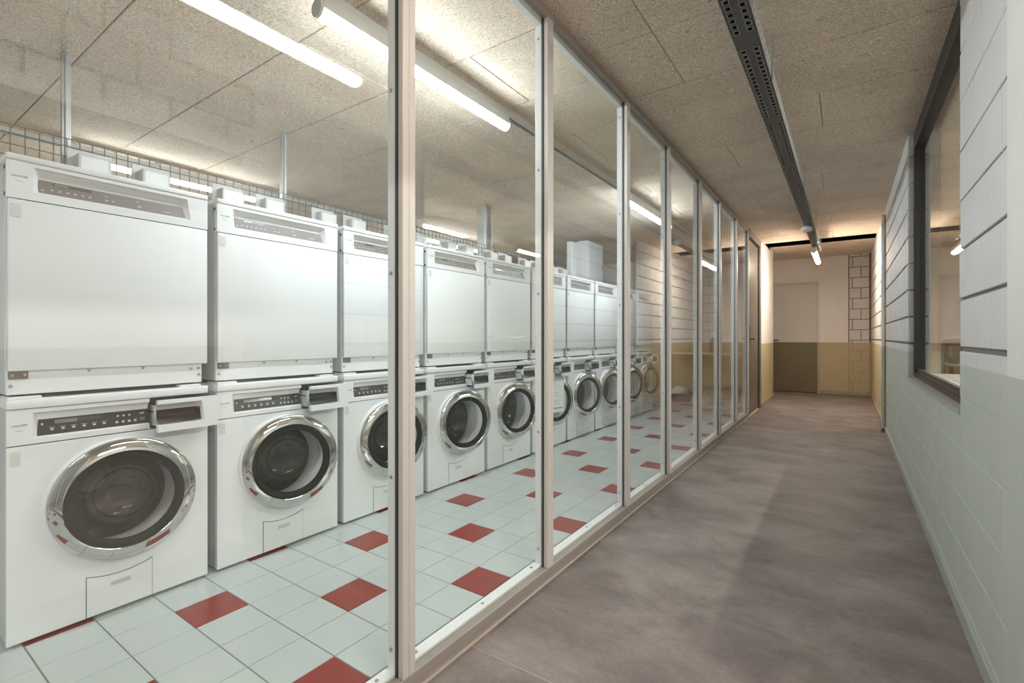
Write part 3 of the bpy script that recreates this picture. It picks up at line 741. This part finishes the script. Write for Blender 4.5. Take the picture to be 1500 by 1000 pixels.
def make_dryer():
    t = thing('tumble_dryer', (0, 0, 0), 'x', 'tumble dryer', 'tumble dryers stacked on the washing machines')
    B = -0.812
    def z(v): return v+B
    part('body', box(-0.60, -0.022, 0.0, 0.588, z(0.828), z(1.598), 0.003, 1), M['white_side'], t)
    part('base_panel', box(-0.024, -0.014, 0.001, 0.582, z(0.828), z(0.912), 0.002, 1), M['white'], t)
    part('door', box(-0.018, 0.0, 0.003, 0.600, z(0.906), z(1.4715), 0.004, 2), M['white'], t, smooth=50)
    part('lid', box(-0.60, 0.004, -0.001, 0.601, z(1.5985), z(1.6195), 0.004, 2), M['white'], t, smooth=50)
    part('control_fascia', shift(fascia(0, W, 1.4745, 1.5975, 0.069, 0.517, 1.504, 1.585, 0.024, back=-0.05, slant=0.014), (0, 0, B)), M['plastic'], t, smooth=40)
    pz0, pz1, pxa, pxb = z(1.507), z(1.555), -0.0080, -0.0225
    def child(name, bm, m, par, smooth=None): return obj(name, shift(bm, OFF), m, par, smooth)
    pn = part('control_panel', panel_strip(0.0745, 0.528, 0.0795, 0.517, pz0, pz1, pxa, pxb), M['panel_taupe'], t)
    child('display', icons([(0.168, z(1.5445), 0.053, 0.0055)], pz0, pz1, pxa, pxb), M['lcd'], pn)
    child('display_lit', shift(icons([(0.138, z(1.5445), 0.018, 0.004)], pz0, pz1, pxa, pxb), (0.0004, 0, 0)), M['lcd_grey'], pn)
    ic = [(0.088, z(1.517), 0.003, 0.0025)]
    for k in range(6): ic.append((0.112+k*0.0205, z(1.5225), 0.004, 0.0022))
    ic += [(0.262, z(1.537), 0.0025, 0.002), (0.262, z(1.522), 0.004, 0.002), (0.282, z(1.522), 0.004, 0.002), (0.358, z(1.540), 0.0025, 0.002), (0.362, z(1.521), 0.006, 0.0022), (0.455, z(1.519), 0.016, 0.001)]
    child('panel_icons', icons(ic, pz0, pz1, pxa, pxb), M['icon'], pn)['kind'] = 'stuff'
    part('printed_marks', icons([(0.024, z(1.547), 0.013, 0.0022), (0.044, z(1.547), 0.006, 0.0032), (0.030, z(1.531), 0.009, 0.0009)], 0, 1, 0.0006, 0.0006), M['print'], t)
    part('sticker', box(0.0, 0.0012, 0.008, 0.033, z(1.412), z(1.456)), M['sticker'], t)
    hp = part('hinge_plate', box(-0.015, -0.010, 0.006, 0.053, z(0.880), z(0.9055)), M['zinc_dark'], t)
    child('hinge_screw', bmjoin(*[lathe([(0, 0), (0.0055, 0), (0.0045, 0.004), (0, 0.0045)], 8, 'x', (-0.010, y, z(0.892))) for y in (0.0145, 0.044)]), M['screw'], hp)
    for y, zz in ((0.012, 0.858), (0.212, 0.8985), (0.375, 0.8985), (0.542, 0.887), (0.570, 0.888), (0.572, 0.862)):
        part('screw', lathe([(0, 0), (0.0055, 0), (0.0045, 0.004), (0, 0.0045)], 8, 'x', (-0.014, y, z(zz))), M['screw'], t)
    for zz in (1.575, 1.487):
        part('side_screw_hole', box(-0.030, -0.018, -0.0016, 0.001, z(zz)-0.006, z(zz)+0.006), M['black'], t)  # black dots standing for the dark of the screw holes
    for a, b in ((0.002, 0.085), (0.50, 0.575)):
        part('stacking_bracket', box(-0.10, -0.004, a, b, z(0.8125), z(0.8215), 0.0015, 1), M['white'], t)
    part('stacking_gap_dark', boxes([(-0.56, -0.05, 0.02, 0.57, z(0.8125), z(0.828))]), M['groove'], t)  # dark block in place of the shaded gap under the dryer
    return t

ORD = ['first', 'second', 'third', 'fourth', 'fifth', 'sixth', 'seventh', 'eighth', 'ninth', 'tenth']
WL = ['white washing machine nearest the camera, at the left edge of the photo, largest chrome porthole',
      'white washing machine second from the left, between the nearest one and the double post',
      'white washing machine third from the left, partly hidden behind the wide double post',
      'white washing machine fourth from the left, just right of the wide double post',
      'white washing machine fifth from the left, left of the half hidden one',
      'white washing machine half hidden by a post, paper notice on its porthole',
      'white washing machine seventh from the left, just right of the one with the notice',
      'white washing machine eighth from the left, third before the far end of the row',
      'white washing machine ninth from the left, second before the far end of the row',
      'white washing machine tenth and last, at the far end of the row, smallest in view']
DL = ['white tumble dryer nearest the camera, upper left, largest in view, taupe control strip',
      'white tumble dryer second from the left, on the second washing machine',
      'white tumble dryer third from the left, cut by the wide double post',
      'white tumble dryer fourth from the left, first one fully right of the wide double post',
      'white tumble dryer fifth from the left, in front of the wide steel column',
      'white tumble dryer sixth from the left, half hidden by the post above the notice sheet',
      'white tumble dryer seventh from the left, right of the half hidden dryer',
      'white tumble dryer eighth from the left, below the slim white duct',
      'white tumble dryer ninth from the left, below the tall white cabinet',
      'white tumble dryer tenth and last, at the far end of the upper row']
wa, dy = make_washer(), make_dryer()
for i in range(10):
    loc = (X0-0.3, YM0+PITCH*i+0.3, 0); loc2 = (loc[0], loc[1], 0.812)
    if i == 0:
        wa.location = loc; dy.location = loc2; wa['label'] = WL[0]; dy['label'] = DL[0]
        for ch in wa.children:
            if ch.name.startswith('door_ring'): ch.rotation_euler = (0, 0, -math.radians(10))
    else:
        cw = dup(wa, loc, WL[i]); dup(dy, loc2, DL[i])
        for ch in cw.children:
            if ch.name.startswith('door_ring'): ch.rotation_euler = (0, 0, -math.radians((14, 15, 14, 15, 15, 15, 18, 18, 17, 16)[i]))

# paper notice on the sixth machine
ny = YM0+PITCH*5
ta = math.radians(15)
ns = thing('notice_sheet', (X0+0.088+0.013*math.cos(ta)-0.045*math.sin(ta), ny+0.296-0.013*math.sin(ta)-0.045*math.cos(ta), 0.34), 'white paper notice hanging in front of a washing machine porthole', 'notice')
ns.rotation_euler = (0, 0, -ta)
obj('sheet', box(0, 0.0012, -0.105, 0.105, 0, 0.30), M['paper'], ns)
bm = bmesh.new()
for k in range(12):
    if k in (4, 8): continue
    z = 0.265-k*0.0175; bm_box(bm, 0.0012, 0.0016, -0.085, 0.02+0.06*((k*7) % 5)/5, z, z+0.003)
obj('printed_lines', bm, M['ink'], ns)
obj('footer_line', box(0.0012, 0.0016, -0.085, 0.085, 0.035, 0.042), M['ink_dark'], ns)
obj('clip', box(-0.002, 0.004, -0.04, 0.104, 0.283, 0.302), M['ink'], ns)

# ------------------------------------------------------------------ steel posts, wire mesh, sockets behind the dryers
for yy, lab in ((0.709, 'thin galvanised steel post behind the nearest dryer, ceiling to mesh'), (1.816, 'thin galvanised steel post behind the second dryer, ceiling to mesh')):
    o = obj('support_post', boxes([(-3.145, -3.115, yy-0.016, yy+0.016, 0.0, 2.39), (-3.112, -3.104, yy-0.006, yy+0.006, 0.3, 2.38)]), M['galv_light'])
    tag(o, lab, 'post')
o = thing('steel_column', (-3.12, 4.015, 0), 'wide grey steel column rising to the ceiling behind the fifth dryer', 'column')
obj('column_web', box(-0.004, 0.004, -0.055, 0.055, 0, 2.39), M['galv_light'], o)
obj('flange', box(-0.05, 0.05, -0.062, -0.055, 0, 2.39), M['galv_light'], o)
obj('flange', box(-0.05, 0.05, 0.055, 0.062, 0, 2.39), M['galv_light'], o)
wm = thing('wire_mesh_panel', (-3.05, 3.3, 1.70), 'long zinc wire mesh panel running behind the tops of the dryers', 'mesh')
bm = bmesh.new()
yy = -0.35
while yy < 6.7:
    bm_box(bm, -0.002, 0.002, yy-3.3-0.0018, yy-3.3+0.0018, 0, 0.262); yy += 0.0475
obj('upright_wires', bm, M['wire'], wm, kind='stuff')
for z in (0.262, 0.225, 0.175, 0.125, 0.075, 0.02):
    obj('long_wire', box(-0.0045, -0.0008, -3.65, 3.4, z-0.002, z+0.002), M['wire'], wm)
first = None
for i in range(8):
    for q, (dyy, nm) in enumerate(((0.352, 'left'), (0.605, 'right'))):
        yb = YM0+PITCH*i+dyy
        lab = f'{nm} pale socket box on the mesh above the {ORD[i]} dryer from the left'
        if first is None:
            first = thing('socket_box', (-3.046, yb+0.0625, 1.745), lab, 'socket box', 'socket boxes on the wire mesh')
            obj('mounting_plate', box(0, 0.012, -0.085, 0.085, 0.0, 0.17, 0.002, 1), M['rail_white'], first)
            obj('housing', box(0.012, 0.085, -0.062, 0.062, 0.008, 0.138, 0.006, 2), M['sticker'], first, smooth=50)
            obj('lid_line', box(0.085, 0.0858, -0.050, 0.050, 0.020, 0.126), M['plastic'], first)
        else: dup(first, (-3.046, yb+0.0625, 1.745), lab)
cb = thing('wall_cabinet', (-2.94, 6.20, 1.66), 'tall white metal cabinet standing above the ninth dryer from the left', 'cabinet')
obj('body', box(-0.10, 0.07, -0.24, 0.24, 0, 0.66, 0.004, 1), M['white'], cb)
obj('door', box(0.07, 0.08, -0.225, 0.225, 0.02, 0.64, 0.003, 1), M['white'], cb)
obj('latch', box(0.08, 0.088, 0.19, 0.205, 0.30, 0.36), M['galv_light'], cb)
du = thing('cable_duct', (-2.97, 5.70, 0), 'slim white upright cable duct left of the tall white cabinet', 'duct')
obj('duct_body', box(-0.04, 0.03, -0.075, 0.075, 0, 2.26, 0.003, 1), M['white'], du)
obj('duct_cover', box(0.03, 0.036, -0.06, 0.06, 0.01, 2.25), M['plastic'], du)

# ------------------------------------------------------------------ lamps and rails
def lamp(name, x, y0, y1, z, e, label, group, r=0.030, cap=True):
    t = thing(name, (x, (y0+y1)/2, z), label, 'lamp', group)
    L = (y1-y0)/2
    bm = bmesh.new()
    prof = [(r*math.cos(a), r*math.sin(a)*1.15) for a in [PI*1.06 + k*(PI*0.88)/18 for k in range(19)]]
    rings = [[bm.verts.new((px_, yy, pz)) for px_, pz in prof] for yy in (-L+0.012, L-0.012)]
    for k in range(18): bm.faces.new((rings[0][k], rings[0][k+1], rings[1][k+1], rings[1][k]))
    em = M.get('em_'+str(e)) or M.setdefault('em_'+str(e), emis('tube_diffuser', e))
    obj('diffuser', bm, em, t, smooth=60)
    obj('housing', box(-r*0.98, r*0.98, -L, L, -r*0.2, 0.048, 0.004, 1), M['rail_white'], t)
    for s in (-1, 1):
        c = lathe([(0, 0), (r*1.04, 0), (r*1.04, 0.012), (0, 0.012)], 20, 'z')
        bmesh.ops.rotate(c, verts=c.verts, matrix=Matrix.Rotation(PI/2, 3, 'X'))
        ec = obj('end_cap', c, M['rail_white'], t, smooth=40, loc=(0, s*L + (0.012 if s > 0 else 0), 0)); ec.scale = (1, 1, 1.12)
    return t
GL = 'tube lamps over the machines'
lamp('tube_lamp', -1.665, 1.11, 2.35, 2.275, L_LAUNDRY, 'long white tube lamp on the laundry ceiling, nearest, crossing the double post', GL)
lamp('tube_lamp', -1.665, 4.27, 5.57, 2.275, L_LAUNDRY, 'farther white tube lamp on the laundry ceiling, seen between two far posts', GL)
lamp('tube_lamp', -1.665, -2.07, -0.77, 2.275, L_LAUNDRY, 'white tube lamp on the laundry ceiling behind the camera position', GL)
lamp('tube_lamp', -4.42, 1.06, 2.36, 2.275, L_AISLE, 'white tube lamp glowing behind the mesh above the first two dryers', GL)
lamp('tube_lamp', -4.42, 4.25, 5.55, 2.275, L_AISLE, 'white tube lamp glowing behind the mesh, just right of the double post', GL)
lamp('tube_lamp', -0.33, 0.06, 1.36, 2.142, L_NEAR, 'warm tube lamp under the cable tray overhead, seen only in the glass', 'tube lamps along the corridor')
lamp('tube_lamp', -0.345, 7.30, 8.45, 2.12, L_FAR, 'short bright tube lamp at the far end of the corridor ceiling', 'tube lamps along the corridor')
lamp('tube_lamp', 1.80, 3.30, 4.60, 2.275, L_SIDE, 'tube lamp in the room behind the right-hand window', 'tube lamps in the side room')
lamp('tube_lamp', 1.80, 5.75, 7.05, 2.275, L_SIDE, 'far tube lamp in the room behind the right-hand window', 'tube lamps in the side room')

lamp('tube_lamp', 1.80, -0.95, 0.35, 2.275, L_SIDE, 'added unseen tube lamp brightening the side room beyond the near doorway', 'tube lamps in the side room')  # unseen lamp, added to brighten the doorway as reflected in the partition
def rail(x, y0, y1, label):
    t = thing('light_rail', (x, (y0+y1)/2, 2.322), label, 'rail')
    L = (y1-y0)/2
    obj('channel', boxes([(-0.018, 0.018, -L, L, 0.030, 0.034), (-0.018, -0.014, -L, L, 0.0, 0.030), (0.014, 0.018, -L, L, 0.0, 0.030)]), M['rail_white'], t)
    obj('conductor', box(-0.012, 0.012, -L, L, 0.016, 0.028), M['galv'], t)
    n = int((y1-y0)/1.2)
    for k in range(n+1):
        obj('hanger', box(-0.008, 0.008, -L+0.1+k*(2*L-0.2)/n-0.008, -L+0.1+k*(2*L-0.2)/n+0.008, 0.034, 0.068), M['galv_light'], t)
rail(-1.665, -2.5, 8.2, 'slim white light rail along the laundry ceiling holding the front row of lamps')
rail(-4.42, -2.5, 8.2, 'slim white light rail along the ceiling behind the mesh')
rail(1.80, -2.0, 9.5, 'slim white light rail on the side room ceiling')

# cable tray of the corridor
tr = thing('cable_tray', (-0.327, 4.0, 2.197), 'perforated dark galvanised cable tray hanging along the corridor ceiling', 'cable tray')
TYA, TYB, HW = -2.5, 7.95, 0.0455
bm = bmesh.new(); lips = bmesh.new()
pitch, hl, hw = 0.0415, 0.024, 0.017
cxs = (-0.024, 0.024)
secs = []; y = TYA; k = 0
holes = []
per = 0.86; y = 2.12 - per*6
while y < TYB:
    a = y+0.055
    while a+pitch < y+per-0.02:
        if TYA+0.03 < a < TYB-0.05: holes.append(a+pitch/2)
        a += pitch
    y += per
holes.sort()
def tb(x0, x1, y0, y1): bm_box(bm, x0, x1, y0-4.0, y1-4.0, 0, 0.0015)
tb(-HW, cxs[0]-hw/2, TYA, TYB); tb(cxs[0]+hw/2, cxs[1]-hw/2, TYA, TYB); tb(cxs[1]+hw/2, HW, TYA, TYB)
for cx in cxs:
    prev = TYA
    for hh in holes:
        tb(cx-hw/2, cx+hw/2, prev, hh-hl/2); prev = hh+hl/2
        e = 0.0022
        for b in ((cx-hw/2-e, cx-hw/2, hh-hl/2-e, hh+hl/2+e), (cx+hw/2, cx+hw/2+e, hh-hl/2-e, hh+hl/2+e), (cx-hw/2, cx+hw/2, hh-hl/2-e, hh-hl/2), (cx-hw/2, cx+hw/2, hh+hl/2, hh+hl/2+e)):
            bm_box(lips, b[0], b[1], b[2]-4.0, b[3]-4.0, -0.0022, 0.0)
    tb(cx-hw/2, cx+hw/2, prev, TYB)
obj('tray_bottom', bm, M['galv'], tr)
obj('hole_lips', lips, M['galv_lip'], tr, kind='stuff')
bm = bmesh.new()
for s in (-1, 1):
    x = s*HW; xa, xb = min(x, x-s*0.0015), max(x, x-s*0.0015)
    bm_box(bm, xa, xb, TYA-4, TYB-4, 0.0, 0.026); bm_box(bm, xa, xb, TYA-4, TYB-4, 0.040, 0.060)
    y = TYA
    while y < TYB-0.1:
        bm_box(bm, xa, xb, y-4, y+0.032-4, 0.026, 0.040); y += 0.05
    bm_box(bm, min(x, x-s*0.01), max(x, x-s*0.01), TYA-4, TYB-4, 0.060, 0.0615)
obj('tray_side', bm, M['galv_light'], tr)  # same steel as the bottom, coloured paler for the light on the flange
for x, z, r in ((-0.033, 0.013, 0.010), (-0.012, 0.012, 0.009), (0.010, 0.013, 0.010), (0.031, 0.013, 0.011), (-0.022, 0.030, 0.010), (0.0, 0.031, 0.010), (0.021, 0.032, 0.010)):
    obj('tray_shade_filler', tube([(x, -6.4, z), (x+0.001, -3, z), (x-0.001, 0, z), (x, 3.85, z)], r, 8), M['black'], tr)  # black cables added inside so that the holes show dark
for yy in (-1.5, 0.5, 2.5, 4.5, 6.3, 7.6):
    obj('tray_hanger', boxes([(-0.052, -0.047, yy-4.012, yy-3.988, 0.0, 0.19), (0.047, 0.052, yy-4.012, yy-3.988, 0.0, 0.19), (-0.052, 0.052, yy-4.012, yy-3.988, 0.062, 0.066)]), M['galv_light'], tr)
for yy in (7.4, 8.35, 0.2, 1.2):
    pass
sd = thing('motion_detector', (-0.352, 6.06, 2.145), 'white round motion detector under the cable tray, before the far lamp', 'detector')
obj('detector_body', lathe([(0, 0), (0.035, 0.0), (0.05, 0.008), (0.054, 0.02), (0.054, 0.036), (0, 0.036)], 32, 'z'), M['plastic'], sd, smooth=40)
obj('detector_base', lathe([(0, 0.036), (0.042, 0.036), (0.042, 0.0525), (0, 0.0525)], 32, 'z'), M['rail_white'], sd, smooth=40)

# conduit on the right wall
pp = thing('wall_conduit', (XR-0.021, PIPE_Y, 0), 'upright conduit on the right wall, white above and green below', 'pipe')
obj('conduit_pipe', tube([(0, 0, 0.04), (0, 0, 2.20), (0.0, 0.004, 2.25), (0.0, 0.02, 2.29), (0.0, 0.05, 2.315), (0.0, 0.09, 2.32)], 0.019, 12), M['pipe'], pp, smooth=60)
obj('conduit_foot', lathe([(0, 0), (0.022, 0), (0.021, 0.045), (0, 0.045)], 14, 'z'), M['frame_grey'], pp, smooth=40)
for z in (0.3, 1.25, 2.1):
    obj('pipe_clip', box(-0.005, 0.020, -0.024, 0.024, z-0.008, z+0.008), M['pipe'], pp)

# ------------------------------------------------------------------ end of the laundry: table, bottle, basket
tbn = thing('folding_table', (-1.95, 8.30, 0), 'pale topped table against the far laundry wall', 'table')
obj('tabletop', box(-0.62, 0.66, -0.26, 0.28, 0.735, 0.765, 0.003, 1), M['table'], tbn)
for x in (-0.57, 0.61):
    for y in (-0.22, 0.24):
        obj('leg', box(x-0.015, x+0.015, y-0.015, y+0.015, 0, 0.735), M['steel_leg'], tbn)
bo = thing('bottle', (-1.75, 8.16, 0.765), 'dark brown bottle standing on the table at the far laundry wall', 'bottle')
obj('bottle_body', lathe([(0, 0), (0.05, 0.0), (0.052, 0.01), (0.052, 0.15), (0.03, 0.20), (0.018, 0.215), (0, 0.215)], 20, 'z'), M['bottle'], bo, smooth=50)
obj('bottle_cap', lathe([(0, 0.215), (0.022, 0.215), (0.021, 0.245), (0, 0.245)], 16, 'z'), M['bottle'], bo, smooth=40)
bk_ = thing('laundry_basket', (-2.17, 7.85, 0), 'low dark basket on the floor by the far laundry wall', 'basket')
obj('basket_shell', lathe([(0, 0.0), (0.15, 0.0), (0.20, 0.13), (0.205, 0.135), (0.195, 0.13), (0.145, 0.008), (0, 0.008)], 28, 'z'), M['basket'], bk_, smooth=40)
tl = thing('towel', (-2.17, 7.85, 0.03), 'white cloth bundled in the low dark basket', 'towel')
bm = bmesh.new(); bmesh.ops.create_uvsphere(bm, u_segments=24, v_segments=14, radius=1.0)
for v in bm.verts:
    k = 1+0.10*math.sin(5*v.co.x+2*v.co.y)*math.cos(4*v.co.y+3*v.co.z)
    v.co = Vector((v.co.x*0.145*k, v.co.y*0.145*k, 0.10+v.co.z*0.10*k))
obj('cloth', bm, M['cloth'], tl, smooth=80)

# ------------------------------------------------------------------ bicycles in the side room
def bicycle(loc, rz, fm, label):
    t = thing('bicycle', loc, label, 'bicycle', 'bicycles in the side room'); t.rotation_euler = (0, 0, rz)
    R = 0.33; wb_ = 0.52
    for x in (-wb_, wb_):
        bm = bmesh.new()
        bm_tube(bm, [(x+R*math.cos(a), 0, R+0.018+R*math.sin(a)) for a in [2*PI*k/36 for k in range(37)]], 0.018, 6, False)
        wh = obj('wheel', bm, M['tyre'], t, smooth=60)
        bm = bmesh.new()
        bm_tube(bm, [(x, -0.04, R+0.018), (x, 0.04, R+0.018)], 0.02, 8)
        for k in range(14):
            a = 2*PI*k/14
            bm_tube(bm, [(x, 0.015*(-1)**k, R+0.018), (x+0.315*math.cos(a), 0, R+0.018+0.315*math.sin(a))], 0.0016, 3, False)
        obj('spokes', bm, M['galv_light'], wh)
        bm = bmesh.new()
        a0, a1 = (0.1, 2.6) if x < 0 else (0.5, 3.0)
        bm_tube(bm, [(x+0.375*math.cos(a), 0, R+0.018+0.375*math.sin(a)) for a in [a0+(a1-a0)*k/12 for k in range(13)]], 0.014, 6)
        obj('mudguard', bm, fm, t, smooth=60)
    bb, sd_, hd_, rear, frt = (-0.08, 0, 0.30), (-0.22, 0, 0.80), (0.36, 0, 0.84), (-wb_, 0, 0.348), (wb_, 0, 0.348)
    bm = bmesh.new()
    for a, b, r in ((bb, sd_, 0.016), (bb, (0.38, 0, 0.76), 0.018), ((-0.205, 0, 0.75), hd_, 0.016), (bb, rear, 0.011), ((-0.205, 0, 0.75), rear, 0.010), ((0.34, 0, 0.92), frt, 0.013)):
        bm_tube(bm, [a, b], r, 8)
    obj('frame', bm, fm, t, smooth=60)
    bm = bmesh.new(); bm_tube(bm, [(-0.22, 0, 0.80), (-0.24, 0, 0.92)], 0.012, 8)
    obj('seat_post', bm, M['galv_light'], t)
    bm = bmesh.new(); bm_tube(bm, [(-0.36, 0, 0.955), (-0.31, 0, 0.96), (-0.22, 0, 0.95), (-0.10, 0, 0.945)], [0.05, 0.085, 0.05, 0.018], 10)
    for v in bm.verts: v.co.z = 0.95+(v.co.z-0.95)*0.45
    obj('saddle', bm, M['leather'], t, smooth=70)
    hb = obj('handlebar', tube([(0.20, -0.29, 1.02), (0.28, -0.27, 1.03), (0.34, -0.18, 1.03), (0.335, 0, 1.0), (0.34, 0.18, 1.03), (0.28, 0.27, 1.03), (0.20, 0.29, 1.02)], 0.011, 8), M['galv_light'], t, smooth=60)
    obj('stem', tube([(0.34, 0, 0.92), (0.335, 0, 1.0)], 0.013, 8), M['galv_light'], hb)
    for s in (-1, 1): obj('grip', tube([(0.16, s*0.30, 1.018), (0.27, s*0.273, 1.03)], 0.017, 8), M['black'], hb)
    ck = obj('crank', boxes([(-0.095, -0.065, 0.03, 0.042, 0.14, 0.30), (-0.095, -0.065, -0.042, -0.03, 0.30, 0.46)]), M['galv_light'], t)
    obj('pedal', boxes([(-0.12, -0.04, 0.042, 0.13, 0.13, 0.15), (-0.12, -0.04, -0.13, -0.042, 0.45, 0.47)]), M['black'], ck)
    obj('carrier', boxes([(-0.80, -0.34, -0.06, -0.05, 0.735, 0.745), (-0.80, -0.34, 0.05, 0.06, 0.735, 0.745), (-0.80, -0.79, -0.06, 0.06, 0.735, 0.745), (-0.60, -0.59, -0.06, 0.06, 0.735, 0.745)]), M['galv_light'], t)
    return t
bicycle((1.25, 4.75, 0), 1.25, M['bike_frame'], 'dark green bicycle behind the right-hand window, nearer one')
bicycle((0.93, 7.15, 0), 1.50, M['bike_frame2'], 'brown bicycle behind the right-hand window, farther one')
